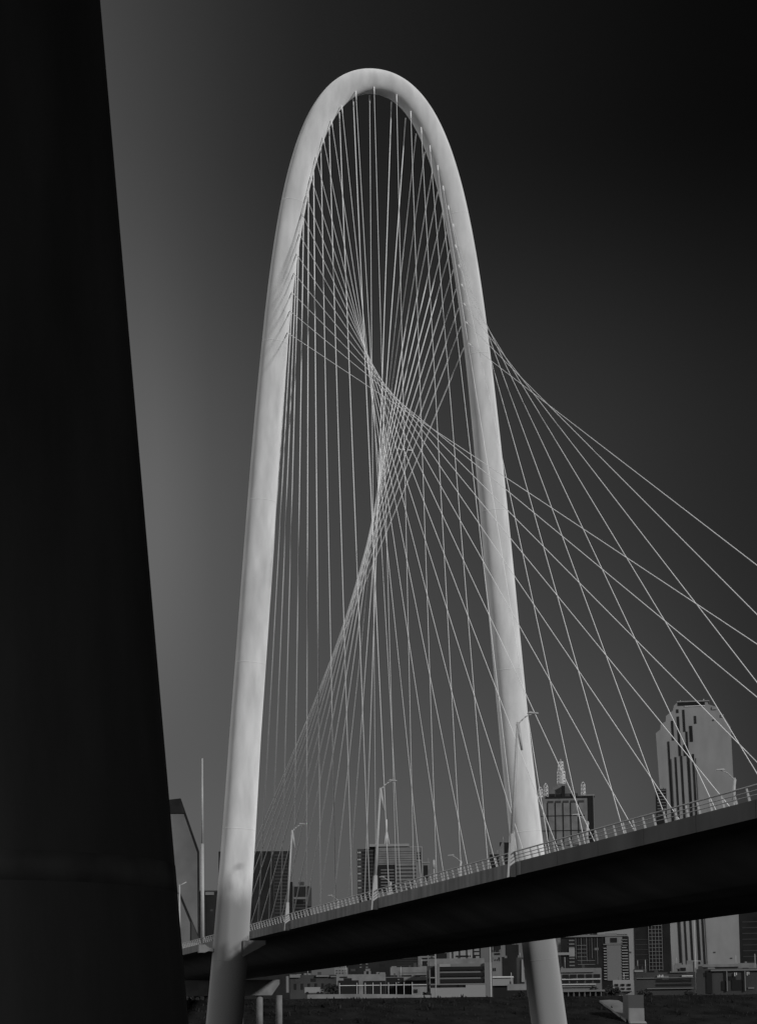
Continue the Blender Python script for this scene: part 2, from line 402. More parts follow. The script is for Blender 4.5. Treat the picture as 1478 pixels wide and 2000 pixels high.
# ------------------------------------------------------------------ buildings
cube = bpy.data.meshes.new('pane'); bm = bmesh.new(); bmesh.ops.create_cube(bm, size=1.0)
bmesh.ops.translate(bm, verts=bm.verts[:], vec=(.5, .5, .5)); bm.to_mesh(cube); bm.free()
PANES = {}
def pane(name, mt, parent, x0, x1, y0, y1, z0, z1):
    key = mt.name
    if key not in PANES:
        c = cube.copy(); c.name = 'block'; c.materials.clear(); c.materials.append(mt); PANES[key] = c
    return link(name, PANES[key], parent, (x0, y0, z0), (x1 - x0, y1 - y0, z1 - z0))
TURN = 1.15
class B:
    """A building whose front, seen from the camera, spans photo columns x0..x1 and rises to row yt, standing d metres off."""
    def __init__(s, x0, x1, yt, d, mt, label, name='office_tower', cat='building', depth=None, yaw=0.0, group=None, wall=True, base=0.0):
        s.d = d; s.px = d / F_PX; s.x0 = x0
        a = CAM.at_d(x0, yt, d); b = CAM.at_d(x1, yt, d); c = CAM.at_d((x0 + x1) / 2, yt, d)
        s.w = float((b - a)[:2] @ CAM.rh[:2]); s.h = float(c[2]); s.zt = yt; s.xc = (x0 + x1) / 2
        s.dep = depth or s.w * .8
        s.o = tag(empty(name, (a[0], a[1], 0), -az_fwd), label, cat, group); a3 = math.atan2((s.xc - CX), F_PX); s.o.rotation_euler.z -= a3 * TURN
        s.mt = mt; be = a3 * TURN; s.k = 1 / (math.cos(be) + math.tan(a3) * math.sin(be)); s.w *= s.k
        if wall: MB().box(0, s.w, 0, s.dep, base, s.h).build('wall', mt, s.o)
    def X(s, px): return (px - s.x0) * s.px * s.k
    def Z(s, py, pxx=None): return float(CAM.at_d(pxx if pxx is not None else s.xc, py, s.d)[2])
    def rect(s, name, x0, x1, y0, y1, mt, out=.3, dep=None):
        "box between photo columns and rows, standing out metres proud of the front"
        z0, z1 = s.Z(y1), s.Z(y0)
        return pane(name, mt, s.o, s.X(x0), s.X(x1), -out, dep if dep is not None else -.01, z0, z1)
    def bands(s, x0, x1, y0, y1, n, fill, mt, name='window_band', out=.25):
        h = (y1 - y0) / n
        for i in range(n): s.rect(name, x0, x1, y0 + i * h + h * (1 - fill) / 2, y0 + i * h + h * (1 + fill) / 2, mt, out)
    def cols(s, x0, x1, y0, y1, n, fill, mt, name='window_strip', out=.25):
        wd = (x1 - x0) / n
        for i in range(n): s.rect(name, x0 + i * wd + wd * (1 - fill) / 2, x0 + i * wd + wd * (1 + fill) / 2, y0, y1, mt, out)
    def grid(s, x0, x1, y0, y1, nx, ny, fx, fy, mt, name='window', out=.25):
        for j in range(ny):
            h = (y1 - y0) / ny; s.cols(x0, x1, y0 + j * h + h * (1 - fy) / 2, y0 + j * h + h * (1 + fy) / 2, nx, fx, mt, name, out)
    def roofbox(s, x0, x1, yt, mt, name='roof_box', y0=.15, y1=.7):
        z1 = s.Z(yt, (x0 + x1) / 2)
        return pane(name, mt, s.o, s.X(x0), s.X(x1), s.dep * y0, s.dep * y1, s.h + .01, z1)
    def rod(s, name, x0, y0, x1, y1, r, mt, dy=2.0):
        return MB().bar((s.X(x0), dy, s.Z(y0, x0)), (s.X(x1), dy, s.Z(y1, x1)), r, n=6).build(name, mt, s.o)

# --- skyline above the deck
# faceted glass tower at the far left
b = B(326, 391, 1562, 1750, M_grey, 'faceted grey glass tower with a slanted shoulder, beside the black foreground pier', wall=False)
X, Z = b.X, b.Z
zc = lambda y: float(CAM.at_d(360, y, 1750)[2])
MB().prism([(X(326), 0), (X(389.5), 0), (X(388.5), zc(1663)), (X(352), zc(1560)), (X(326), zc(1563))], 0, 9).build('wall', mat('grey_glass', 0.13, 0.6, 0.3, 0.03), b.o)
MB().prism([(X(389), zc(1840)), (X(390.6), zc(1840)), (X(389.6), zc(1663)), (X(353.4), zc(1559)), (X(352), zc(1560)), (X(388), zc(1664))], -1.2, -.05).build('edge_fin', M_dark, b.o)
MB().prism([(X(330), zc(1588)), (X(362), zc(1588)), (X(352.2), zc(1559.2)), (X(326), zc(1562.2))], -1.2, -.05).build('dark_crown', M_dark, b.o)
MB().prism([(X(350), zc(1742)), (X(351.6), zc(1742)), (X(391), zc(1836)), (X(391), zc(1842))], -1.2, -.05).build('facet_edge', M_dark, b.o)
MB().prism([(X(374), zc(1840)), (X(391), zc(1840)), (X(374), zc(1798))], -1.3, -.06).build('dark_facet', M_dgrey, b.o)

b = B(388, 440, 1739, 1500, M_dark, 'low black block with a white plant box between tall mast and left arch leg', 'office_block')
b.rect('roof_edge', 388, 440, 1739, 1741, M_dgrey); b.rect('plant_box', 401, 418, 1742, 1748, M_grey, 1.0)
b.rect('corner_strip', 392, 394, 1742, 1835, M_dgrey)

b = B(427, 567, 1662, 1900, M_dark, 'wide black tower with faint floor bands beside the left arch leg')
b.rect('roof_edge', 427, 566, 1660.5, 1662.5, M_grey, .6)
b.bands(536, 562, 1667, 1800, 20, .35, M_dgrey, 'floor_band'); b.rect('window_strip', 507, 508, 1664, 1810, M_dgrey); b.rect('window_strip', 534, 535.2, 1664, 1810, M_dgrey)
pane('side_annex', M_dark, b.o, b.X(562), b.X(572), 4, 20, 0, b.Z(1722))

b = B(571, 607, 1731, 1700, M_dark, 'short dark tower with small roof cage, right of the wide black tower')
b.rect('roof_edge', 572, 601, 1729.5, 1731.5, M_grey, .5)
b.rect('shoulder', 600, 608.5, 1734, 1770, M_dgrey, .4, 8)
b.roofbox(583, 594, 1722, M_dgrey, 'roof_cage'); 
for x in (584, 588.5, 593): b.rod('cage_post', x, 1731, x, 1713, .25, M_grey, 5)
b.rod('cage_rail', 584, 1719, 593, 1719, .25, M_grey, 5)
b.rect('floor_band', 573, 606, 1752, 1756, M_grey); b.bands(573, 606, 1757, 1796, 6, .4, M_dgrey, 'floor_band')
b.rect('window_bay', 580, 592, 1758, 1766, M_glass, .5)

# tower with tripod mast
b = B(697, 823, 1653, 2000, M_grey, 'grey tower with a tripod mast on its roof and a dark recess', depth=50, wall=False)
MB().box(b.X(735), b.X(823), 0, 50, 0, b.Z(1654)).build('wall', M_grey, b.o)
MB().box(b.X(697), b.X(734.9), 3, 50, 0, b.Z(1657)).build('shaded_face', M_dgrey, b.o)  # left face, its shade put into a darker colour
b.h = b.Z(1653)
b.bands(699, 733, 1661, 1758, 15, .5, M_dark, 'window_band', -2.6) if False else None
for i in range(14):
    y = 1662 + i * 6.9
    pane('window_band', M_dark, b.o, b.X(707), b.X(733), 2.7, 2.99, b.Z(y + 4), b.Z(y))
    for q in (698.6, 702.0): pane('window', M_trim if i % 2 == 0 else M_grey, b.o, b.X(q), b.X(q + 1.7), 2.7, 2.99, b.Z(y + 3.2), b.Z(y + .6))
b.rect('roof_edge', 721, 799, 1648.5, 1653.5, M_white, 1.5, 30); b.rect('roof_edge', 799, 824.5, 1654, 1656, M_white, .5, 20)
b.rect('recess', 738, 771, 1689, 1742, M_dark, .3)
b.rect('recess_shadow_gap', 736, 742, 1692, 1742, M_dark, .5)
b.bands(743, 769, 1696, 1738, 7, .32, M_grey, 'floor_band', .6)
b.bands(739, 811, 1661, 1688, 6, .16, M_dgrey, 'window_band')
for i in range(9): b.rect('window_band', 773, 812, 1691 + i * 7.2, 1694.2 + i * 7.2, M_dgrey, .35)
b.grid(813, 822, 1664, 1680, 2, 3, .6, .5, M_dark); b.rect('corner_post', 822.5, 824.5, 1656, 1760, M_white, .8)
b.rect('step_edge', 814, 822, 1681, 1682.5, M_white, .8)
for (xa, xb) in ((751, 754.6), (760.5, 755.8), (755.5, 755.2)): b.rod('mast_leg', xa, 1650, xb, 1621, .5, M_trim, 15)
b.rod('mast', 755.3, 1623, 755.3, 1598, .75, M_trim, 15); b.rod('mast_tip', 753.8, 1598.5, 756.8, 1598.5, .5, M_trim, 15)
b = B(824, 838, 1685, 1950, M_grey, 'narrow dark annex just right of the mast tower', 'office_block')
b.rect('window_strip', 827, 835, 1690, 1720, M_dark); b.rect('roof_edge', 823, 839, 1683.5, 1685.5, M_white, .6)
p = CAM.at_d(847, 1679, 620)
ps = tag(empty('pole_lamp', (p[0], p[1], 0)), 'short pale pole standing behind the railing right of the mast tower', 'pole')
MB().bar((0, 0, 0), (0, 0, p[2]), .16, n=8).build('pole', M_pole, ps); MB().bar((0, 0, p[2] - 2.6), (0, 0, p[2] - .2), .30, n=10).build('lamp_housing', M_pole, ps)

b = B(975, 996, 1645, 1500, M_dark, 'small black tower directly left of the right arch leg', 'office_block')
b.rect('roof_edge', 984, 996, 1644, 1645.6, M_grey, .6)
MB().prism([(b.X(973), 0), (b.X(983.6), 0), (b.X(983.6), b.Z(1646)), (b.X(980), b.Z(1647)), (b.X(975), b.Z(1656))], -6, -.05).build('stair_tower', M_grey, b.o)
b = B(955, 974, 1668, 1400, M_dark, 'low dark block with a pale roof line, left of the small black tower', 'office_block')
b.rect('roof_edge', 955, 974, 1667, 1668.8, M_grey, .6)

# tower with lattice spires
b = B(1053, 1159, 1557, 2100, M_grey, 'glass tower with a lattice mast and small lattice corner spires', depth=45)
for x in (1068.5, 1083.5, 1098.5, 1113.5, 1128.5): b.rect('mullion', x - .9, x + .9, 1568, 1690, M_dark, .4)
for y in (1593.5, 1622.5, 1651): b.rect('floor_line', 1055, 1141, y - .6, y + .6, M_dark, .45)
b.rect('parapet_gap', 1065, 1158, 1556, 1559.5, M_dark, .5)
b.rect('dark_corner', 1147, 1158, 1560, 1700, M_dark, .35); b.rect('corner_edge', 1158, 1159.6, 1555, 1700, M_grey, .6)
b.rect('roof_edge', 1138, 1161, 1553.5, 1555.5, M_white, .7, 20)
for i in range(5): b.rect('crown_arch', 1069 + i * 15, 1080 + i * 15, 1564, 1568, M_dgrey, .5)
zt = 1557
for (xa, xb, yt2, dy0) in ((1066, 1128, 1549, 6), (1072, 1121, 1542, 10), (1079, 1116, 1534, 13), (1088, 1107, 1528, 16)):
    pane('crown_tier', M_dgrey if yt2 > 1545 else M_grey, b.o, b.X(xa), b.X(xb), dy0, 45 - dy0 * .6, b.h + .05 if yt2 == 1549 else b.Z(zt) + .02, b.Z(yt2)); zt = yt2
for x in (1074, 1086, 1114): pane('crown_opening', M_dark, b.o, b.X(x), b.X(x + 9), 5.5, 5.95, b.Z(1554), b.Z(1550))
pane('crown_opening', M_dark, b.o, b.X(1096), b.X(1103), 5.2, 12.5, b.Z(1555), b.Z(1534))
def lattice(b, xc, y0, y1, w0, w1, seg, r, dy, name='lattice_mast'):
    mb = MB()
    for i in range(seg):
        ya, yb = y0 + (y1 - y0) * i / seg, y0 + (y1 - y0) * (i + 1) / seg
        wa, wb = w0 + (w1 - w0) * i / seg, w0 + (w1 - w0) * (i + 1) / seg
        for dd in (0, wa * 2 * b.px * .8):
            A = (b.X(xc - wa), dy + dd, b.Z(ya, xc)); A2 = (b.X(xc + wa), dy + dd, b.Z(ya, xc)); Bq = (b.X(xc - wb), dy + dd, b.Z(yb, xc)); B2 = (b.X(xc + wb), dy + dd, b.Z(yb, xc))
            for u, v in ((A, Bq), (A2, B2), (A, B2), (A2, Bq), (Bq, B2)): mb.bar(u, v, r, n=5)
    return mb.build(name, M_trim, b.o)
lattice(b, 1096, 1528, 1503, 8, 7.4, 4, .30, 18); lattice(b, 1095.5, 1503, 1484, 6, 4.6, 3, .30, 18)
b.rod('mast_tip', 1095.5, 1484, 1095.5, 1478, .3, M_trim, 20)
for xc, ya, yb in ((1065.5, 1556, 1534), (1139, 1554, 1532), (1055, 1560, 1541)):
    lattice(b, xc, ya, yb, 4.2, 3.6, 3, .28, 4, 'corner_spire'); lattice(b, xc, yb, yb - 5, 3.6, .3, 1, .28, 4, 'spire_tip')
    MB().bar((b.X(xc), 6, b.Z(yb + 1)), (b.X(xc), 6, b.Z(yb - 3.5)), 1.1, .3, n=10).build('finial', M_dark, b.o)

# stepped pale tower at the right
b = B(1281, 1437, 1400, 1650, M_white, 'tall pale tower with stepped shoulders and black vertical window strips', depth=48, wall=False)
zz = lambda y: b.Z(y)
sil = [(1303, None), (1437, None), (1426, 1424), (1413, 1402), (1400, 1384), (1383, 1378), (1383, 1372), (1323, 1372), (1316, 1379), (1314, 1388), (1300, 1398), (1299, 1409), (1289, 1414), (1288, 1424), (1279, 1431)]
pts = []
for i, (x, y) in enumerate(sil):
    pts.append((b.X(x), 0 if y is None else zz(y)))
MB().prism(pts, 0, 48).build('wall', M_white, b.o)
b.rect('crown_recess', 1324, 1377, 1373, 1379, M_dark, .4); b.rect('crown_edge', 1322, 1386, 1370.4, 1372.6, M_white, .8, 20)
b.rect('crown_edge', 1337, 1377, 1380, 1381.4, M_trim, .5)
def lean_strip(x0, y0, y1, wd, mt=M_dark, name='window_strip', out=.35):
    xa = x0; xb_ = x0 + (y1 - y0) * .027
    MB().prism([(b.X(xb_), zz(y1)), (b.X(xb_ + wd), zz(y1)), (b.X(xa + wd), zz(y0)), (b.X(xa), zz(y0))], -out, -.02).build(name, mt, b.o)
lean_strip(1301.5, 1448, 1900, 3.6); lean_strip(1314.6, 1479, 1900, 3.6); lean_strip(1325.6, 1477, 1900, 4.0)
lean_strip(1337.6, 1430, 1900, 3.8); lean_strip(1349, 1474, 1900, 3.8)
lean_strip(1309.8, 1408, 1446, 4); lean_strip(1320.6, 1386, 1393, 4.2); lean_strip(1321.2, 1400, 1477, 4.4); lean_strip(1332.4, 1387, 1430, 4.2)
lean_strip(1345, 1419, 1450, 6); lean_strip(1355, 1400, 1415, 4.2); lean_strip(1332.6, 1455, 1477, 6)
for x in (1308, 1344, 1356): lean_strip(x, 1482, 1900, .8, M_grey, 'pilaster', .5)
b.rect('wall_vent', 1391, 1394, 1408, 1411, M_dgrey)
b.rect('roof_box', 1391, 1400, 1383.6, 1389, M_white, .8, 10); b.rect('roof_box', 1408, 1413, 1399, 1404, M_white, .8, 10)
for x, y in ((1329, 1368), (1375, 1366)): b.rod('antenna', x, 1372, x, y, .25, M_trim, 4)
for (x, y) in ((1379, 1861), (1411, 1873)): b.rect('wall_lamp', x, x + 4, y - 1.2, y + 1.2, M_dgrey)

b = B(1279, 1300, 1541, 1560, M_dark, 'black ribbed block at the foot of the stepped pale tower', 'office_block')
for i in range(9): b.rect('floor_band', 1282, 1299, 1543 + i * 6, 1544.6 + i * 6, M_grey, .3)
b = B(1441, 1500, 1773, 1250, M_dark, 'black tower at the right edge, seen only below the deck')
b.bands(1447, 1500, 1795, 1885, 8, .14, M_dgrey, 'floor_band')
b.rect('roof_light', 1452, 1455, 1776, 1778, M_grey); b.rect('roof_light', 1462, 1465, 1776, 1778, M_grey); b.rect('roof_edge', 1468, 1500, 1774.5, 1777.5, M_grey)

# --- the low city seen under the deck
b = B(566, 660, 1904, 900, M_dgrey, 'dark flat shed with a pale cornice, leftmost under the deck', 'warehouse', depth=30)
b.rect('cornice', 566, 586, 1903, 1909, M_whit2, 1); b.rect('cornice', 617, 642, 1904.5, 1908, M_whit2, 1)
b.rect('cornice', 645, 656, 1907, 1909, M_grey, 1); b.grid(570, 650, 1915, 1938, 6, 1, .3, .5, M_dark)
b.rect('corner_post', 559, 564, 1906, 1938, M_whit2, .8)
b = B(653, 679, 1890, 980, M_whit2, 'small pale box building behind the dark shed', 'house'); b.grid(655, 678, 1893, 1903, 4, 2, .4, .4, M_dgrey)
b = B(676, 762, 1874, 1150, M_dark, 'dark block behind the long pale roof', 'office_block'); b.grid(698, 722, 1880, 1892, 2, 2, .35, .35, M_grey)
b = B(742, 828, 1866, 1250, M_dark, 'dark banded office block left of the beige block', 'office_block'); b.bands(775, 822, 1870, 1892, 5, .18, M_dgrey, 'floor_band')
b = B(762, 834, 1889, 850, M_whit2, 'pale long hall with a raised left end, left of the parking garage', 'warehouse')
b.roofbox(764, 774, 1887, M_whit2); b.bands(780, 832, 1898, 1901, 1, .4, M_grey, 'wall_band'); b.rect('wall_band', 752, 832, 1904.5, 1906.5, M_dark, .4)
b = B(657, 753, 1903, 760, M_whit2, 'long low white hall with an open dark front', 'warehouse')
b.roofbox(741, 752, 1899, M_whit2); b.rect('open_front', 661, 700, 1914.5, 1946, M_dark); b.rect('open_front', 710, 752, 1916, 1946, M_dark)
b.rect('dark_stripe', 664, 678, 1907, 1909, M_dark)
b = B(753, 833, 1908, 720, M_whit2, 'low white shed with dark bays beside the parking garage', 'warehouse')
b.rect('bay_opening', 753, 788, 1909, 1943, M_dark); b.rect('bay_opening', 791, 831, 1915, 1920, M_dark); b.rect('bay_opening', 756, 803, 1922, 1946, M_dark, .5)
for x, y in ((776, 1912), (776, 1918)): b.rect('window', x, x + 4, y, y + 2, M_whit2, .6)
b = B(805, 833, 1927, 640, M_whit2, 'small white hut with two black windows, left of the parking garage', 'hut')
for x in (808, 812.5): b.rect('window', x, x + 2.4, 1932, 1939, M_dark)
b = B(816, 872, 1859, 1200, M_whit2, 'beige office block with dark window slots above the parking garage', 'office_block')
b.grid(822, 850, 1862, 1888, 2, 4, .75, .45, M_dark); b.rect('side_wing', 850, 872, 1862, 1872, M_dark, .4)
b = B(877, 936, 1846, 1300, M_white, 'pale columned building directly behind the parking garage', 'office_block')
for x in (883.5, 897, 911, 924, 937): b.rect('window_strip', x - 1.1, x + 1.1, 1848, 1873, M_dark)
b.rect('window_band', 890, 918, 1866, 1869, M_dark, .4); b.bands(925, 935, 1855, 1870, 2, .3, M_dark)
b = B(838, 945, 1872, 980, M_whit2, 'long pale roof slab just above the parking garage', 'warehouse')
b = B(836, 960, 1881, 700, M_grey, 'four-level parking garage with dark open floors over a pale wall', 'parking_garage', 'parking garage', depth=45, wall=False)
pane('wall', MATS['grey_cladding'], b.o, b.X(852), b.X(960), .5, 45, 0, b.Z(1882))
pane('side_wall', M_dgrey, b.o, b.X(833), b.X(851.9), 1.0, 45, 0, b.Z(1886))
b.rect('stair_tower', 945, 960, 1880.5, 1950, M_grey, .6, .45); b.rect('stair_tower', 851, 858, 1884, 1925, M_grey, .5, .45)
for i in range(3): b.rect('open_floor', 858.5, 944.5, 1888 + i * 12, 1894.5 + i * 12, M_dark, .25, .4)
b.rect('parapet', 857, 879, 1882.5, 1888, M_white, .6, .4)
b.rect('lower_wall', 840, 946, 1929, 1952, M_white, 1.6, .4); b.rect('lower_wall', 908, 946, 1924, 1929, M_white, 1.6, .4)
for xa, xb in ((841, 855), (858, 892), (895, 907)): b.rect('window', xa, xb, 1925, 1928.8, M_dark, .9, .3)
b.rect('ledge', 840, 946, 1921, 1923.6, M_grey, 1.2, .4)
b.rect('side_post', 838, 839.6, 1893, 1950, M_grey, .8, .4); b.rect('side_ledge', 840, 851, 1908, 1910, M_white, .8, .4)
p = CAM.at_d(957, 1848, 600)
q = tag(empty('flagpole', (p[0], p[1], 0)), 'thin white pole at the right end of the parking garage', 'pole')
MB().bar((0, 0, 0), (0, 0, p[2]), .11, .08, n=8).build('pole', M_trim, q); MB().bar((0, 0, 0), (0, 0, Z_LEV - 1), .2, n=8).build('pole_foot', M_pole, q)
b = B(960, 979, 1860, 1100, M_grey, 'slim grey block right of the parking garage', 'office_block')
b.rect('window_band', 965, 976, 1861.5, 1865, M_dark); b.grid(964, 977, 1872, 1878, 3, 1, .4, .6, M_dgrey); b.grid(961, 968, 1890, 1897, 2, 1, .5, .9, M_dark)
b = B(979, 1012, 1845, 1160, M_dark, 'black block with a pale corner fin, left of the right arch leg', 'office_block')
b.rect('corner_fin', 978, 986, 1846, 1869, M_grey, .5)
b = B(1008, 1030, 1870, 1000, M_dgrey, 'dark grey block touching the right arch leg', 'office_block')
MB().prism([(b.X(1017), b.Z(1918)), (b.X(1024), b.Z(1918)), (b.X(1020.5), b.Z(1874)), (b.X(1018), b.Z(1874))], -.6, -.02).build('white_fin', M_white, b.o)
b = B(960, 1001, 1908, 780, M_grey, 'white box building on dark stilts right of the parking garage', 'house', wall=False)
pane('wall', M_white, b.o, b.X(961), b.X(1001), 0, 14, b.Z(1925), b.Z(1909)); b.rect('roof_edge', 960, 1002, 1907, 1909.5, M_trim, .6, 12)
pane('stilts', M_dark, b.o, b.X(950), b.X(998), 1, 13, 0, b.Z(1925.2))
b = B(990, 1027, 1922, 660, M_whit2, 'low pale wall building at the foot of the right arch leg', 'warehouse'); b.rect('plinth', 988, 1028, 1934, 1950, M_dark)

b = B(1165, 1236, 1795, 1350, M_white, 'large blank pale block behind the balcony tower', 'office_block', depth=30, wall=False)
MB().prism([(b.X(1165), b.Z(1825)), (b.X(1223), b.Z(1825)), (b.X(1223), 0), (b.X(1234), 0), (b.X(1234), b.Z(1795)), (b.X(1165), b.Z(1795))], 0, 30).build('wall', M_white, b.o)
b.rect('window', 1226, 1230, 1859, 1862, M_dgrey)
b = B(1150, 1175, 1800, 1420, M_dark, 'narrow black block left of the large blank pale block', 'office_block')
for x in (1149, 1152, 1156): b.rect('corner_strip', x - .6, x + .6, 1815, 1830, M_grey)
b = B(1088, 1150, 1805, 1400, M_grey, 'mottled grey block behind the grid-fronted office', 'office_block'); b.grid(1092, 1146, 1816, 1826, 5, 2, .35, .3, M_dark)
b = B(1094, 1178, 1828, 1150, M_dark, 'dark office with a white line grid under a white cornice', 'office_block', depth=25)
b.rect('cornice', 1100, 1182, 1826.5, 1830.5, M_whit2, 1)
for i in range(9): b.rect('mullion', 1123 + i * 5.2, 1123.9 + i * 5.2, 1831, 1872 + (i % 3) * 6, M_dgrey if i % 2 else M_grey, .3)
for i in range(8): b.rect('floor_slab', 1110, 1120.5, 1835.5 + i * 7, 1838 + i * 7, M_grey, .4)
for i in range(6): b.rect('floor_line', 1126, 1144 if i < 4 else 1160, 1846 + i * 7.5, 1847 + i * 7.5, M_grey, .4)
b.rect('blank_panel', 1110, 1121, 1852, 1868, M_white, .6); b.rect('white_panel', 1087, 1111, 1860, 1865, M_white, 1.2)
b = B(1175, 1226, 1829, 1060, M_dark, 'balcony tower with a blank grey centre and pale balcony stacks on both sides', 'apartment_tower', 'apartment tower', depth=20)
b.rect('blank_centre', 1183.5, 1212, 1846, 1915, M_grey, .5)
b.rect('roof_slab', 1178, 1224, 1826, 1829, M_whit2, .6, 15); b.roofbox(1180, 1203, 1822, M_whit2)
b.rect('wall_panel', 1181, 1214, 1830, 1843, M_whit2, .5); b.rect('wall_opening', 1191, 1204, 1832, 1841, M_dark, .7); b.rect('slab', 1177, 1214, 1843.4, 1845.4, M_whit2, .8)
for i in range(12):
    y = 1851 + i * 5.5
    b.rect('balcony', 1177.5, 1183, y, y + 2, M_white, .9)
    b.rect('balcony', 1213, 1224.5 if i > 0 else 1222, y - 1, y + 1.0, M_white, .9)
for i in range(3): b.rect('balcony', 1214, 1224, 1835 + i * 5.5, 1836.6 + i * 5.5, M_whit2, .9)
b = B(1092, 1173, 1891, 800, M_grey, 'grey low-rise with two rows of dark bays and a white parapet', 'low_rise', 'building', depth=25)
b.rect('parapet', 1094, 1159, 1891, 1899, M_whit2, .7)
b.grid(1096, 1172, 1903, 1910, 5, 1, .8, 1, M_dark, 'bay_window'); b.grid(1096, 1172, 1915, 1920, 5, 1, .8, 1, M_dark, 'bay_window')
b.rect('ledge', 1096, 1172, 1912, 1913.4, M_trim, .6); b.rect('ledge', 1096, 1162, 1922, 1923.4, M_trim, .6); b.rect('ledge', 1096, 1162, 1927, 1928.2, M_whit2, .6)
b = B(1095, 1180, 1935, 640, M_whit2, 'long low white canopy on posts beyond the levee crest', 'canopy', 'canopy', wall=False)
b.rect('roof', 1095, 1180, 1933.5, 1937, M_whit2, .5, 6)
b.rect('dark_interior', 1095, 1180, 1937.4, 1950, M_dark, -.5, 6)
for i in range(8): b.rect('post', 1098 + i * 10.6, 1099.3 + i * 10.6, 1937, 1950, M_whit2, .3, .1)
b = B(1196, 1236, 1914, 700, M_white, 'white two-storey house with three columns of small windows', 'house', depth=14)
b.roofbox(1230, 1235, 1909, M_white, 'chimney')
for x in (1200, 1212, 1224):
    for k2 in range(3): b.rect('window', x + k2 * 2.4, x + k2 * 2.4 + 1.6, 1921.5, 1926, M_dark)
    b.rect('window', x, x + 6.6, 1929.5, 1933, M_dark)
b.rect('door', 1203, 1207, 1936, 1944, M_dgrey); b.rect('awning', 1212, 1232, 1936, 1937.4, M_dgrey, 1.5)
b = B(1236, 1264, 1780, 1250, M_dark, 'plain black tower right of the balcony tower', 'office_tower'); b.bands(1238, 1262, 1830, 1890, 6, .1, M_dgrey, 'floor_band')
b = B(1262, 1304, 1780, 1180, M_dark, 'black tower with a pale window grid left of the striped pale tower', 'office_tower')
for x in (1264.5, 1271, 1277.5, 1284, 1290.5): b.rect('mullion', x - .5, x + .5, 1790, 1896, M_grey, .4)
for i in range(15): b.rect('floor_line', 1264, 1291, 1793 + i * 7.2, 1794 + i * 7.2, M_grey, .45)
b = B(1236, 1262, 1893, 900, M_dgrey, 'dark low shed with a bright roof strip', 'shed'); b.rect('roof_strip', 1238, 1255, 1895, 1898.5, M_white, .7)
b = B(1242, 1358, 1899, 760, M_dgrey, 'dark low garage with thin pale floor edges and a small white sign', 'low_rise', 'building', depth=30)
b.rect('floor_edge', 1242, 1352, 1909.5, 1911, M_grey, .6); b.rect('floor_edge', 1262, 1352, 1930, 1931.6, M_whit2, .8)
b.rect('floor_edge', 1307, 1343, 1898, 1900, M_grey, .6)
for k2 in range(4): b.rect('sign_mark', 1283 + k2 * 3, 1284.8 + k2 * 3, 1905.5 - (k2 % 2) * 1.5, 1909, M_trim, .9)
b.bands(1280, 1348, 1912, 1928, 2, .5, M_dark); b.rect('awning', 1330, 1351, 1906, 1908, M_trim, 1.0)
b = B(1314, 1352, 1884, 1000, M_whit2, 'cluster of pale roofs at the foot of the stepped tower', 'house')
b.roofbox(1340, 1352, 1876, M_whit2); b.roofbox(1318, 1330, 1881, M_whit2); b.rect('window', 1328, 1338, 1890, 1896, M_dark)
b = B(1362, 1475, 1883, 900, M_whit2, 'pale flat-roofed building above the brick warehouse', 'warehouse', depth=20)
b.rect('dark_line', 1362, 1440, 1888.5, 1890.5, M_dark, .4); b.roofbox(1440, 1474, 1881, M_whit2)
b = B(1359, 1500, 1892, 680, M_dgrey, 'dark brick warehouse with two white downpipes at the right edge', 'warehouse', depth=30)
b.rect('cornice', 1387, 1500, 1893.5, 1896.5, M_grey, .8); b.rect('recess', 1378, 1389, 1895, 1940, M_dark, .3)
for x in (1418, 1453): b.rect('downpipe', x - .9, x + .9, 1896, 1936, M_whit2, .7)
for x, y in ((1432.5, 1900), (1456.5, 1899)):
    b.rect('sign_plate', x, x + 1.6, y, y + 7, M_trim, .6); b.rect('sign_plate', x + 3.4, x + 4.8, y, y + 5, M_trim, .6); 
b.rect('window', 1408, 1416, 1916, 1934, M_dark); b.rect('window', 1427, 1446, 1914, 1934, M_dark, .25); b.rect('window', 1458, 1470, 1929, 1932, M_grey)

# roof plant, vents and uneven openings on the low city blocks
crnd = random.Random(5)
for o in [o for o in COL.objects if o.parent is None and o.get('category') in ('building', 'parking garage') and o.name.split('.')[0] in ('warehouse', 'office_block', 'low_rise', 'parking_garage', 'house', 'shed')]:
    wl = [c for c in o.children if c.name.startswith('wall')]
    if not wl: continue
    bb = [Vector(c) for c in wl[0].bound_box] if wl[0].data.name.startswith('wall') else None
    if not bb: continue
    x0, x1 = min(v.x for v in bb), max(v.x for v in bb); z1 = max(v.z for v in bb); y1 = max(v.y for v in bb); y0 = min(v.y for v in bb)
    W_ = x1 - x0
    for _ in range(crnd.randint(2, 4)):
        wx = crnd.uniform(.03, .09) * W_; xx = crnd.uniform(x0, x1 - wx); hh = crnd.uniform(.5, 1.6)
        pane('roof_unit', crnd.choice((M_grey, M_dgrey, M_whit2)), o, xx, xx + wx, y0 + (y1 - y0) * .2, y0 + (y1 - y0) * .5, z1 + .01, z1 + hh)
    xx = crnd.uniform(x0 + .1 * W_, x1 - .1 * W_)
    MB().bar((xx, y0 + 1.5, z1), (xx, y0 + 1.5, z1 + crnd.uniform(2, 4.5)), .09, n=6).build('roof_antenna', M_pole, o)
    n = max(2, int(W_ / 6)); 
    for i in range(n):
        if crnd.random() < .45: continue
        zz_ = crnd.choice((.93, .86)) * z1; w2 = W_ / n
        pane('small_window', crnd.choice((M_dgrey, M_dark, M_grey)), o, x0 + i * w2 + w2 * .3, x0 + i * w2 + w2 * .62, y0 - .12, y0 - .01, zz_ - 1.3, zz_)
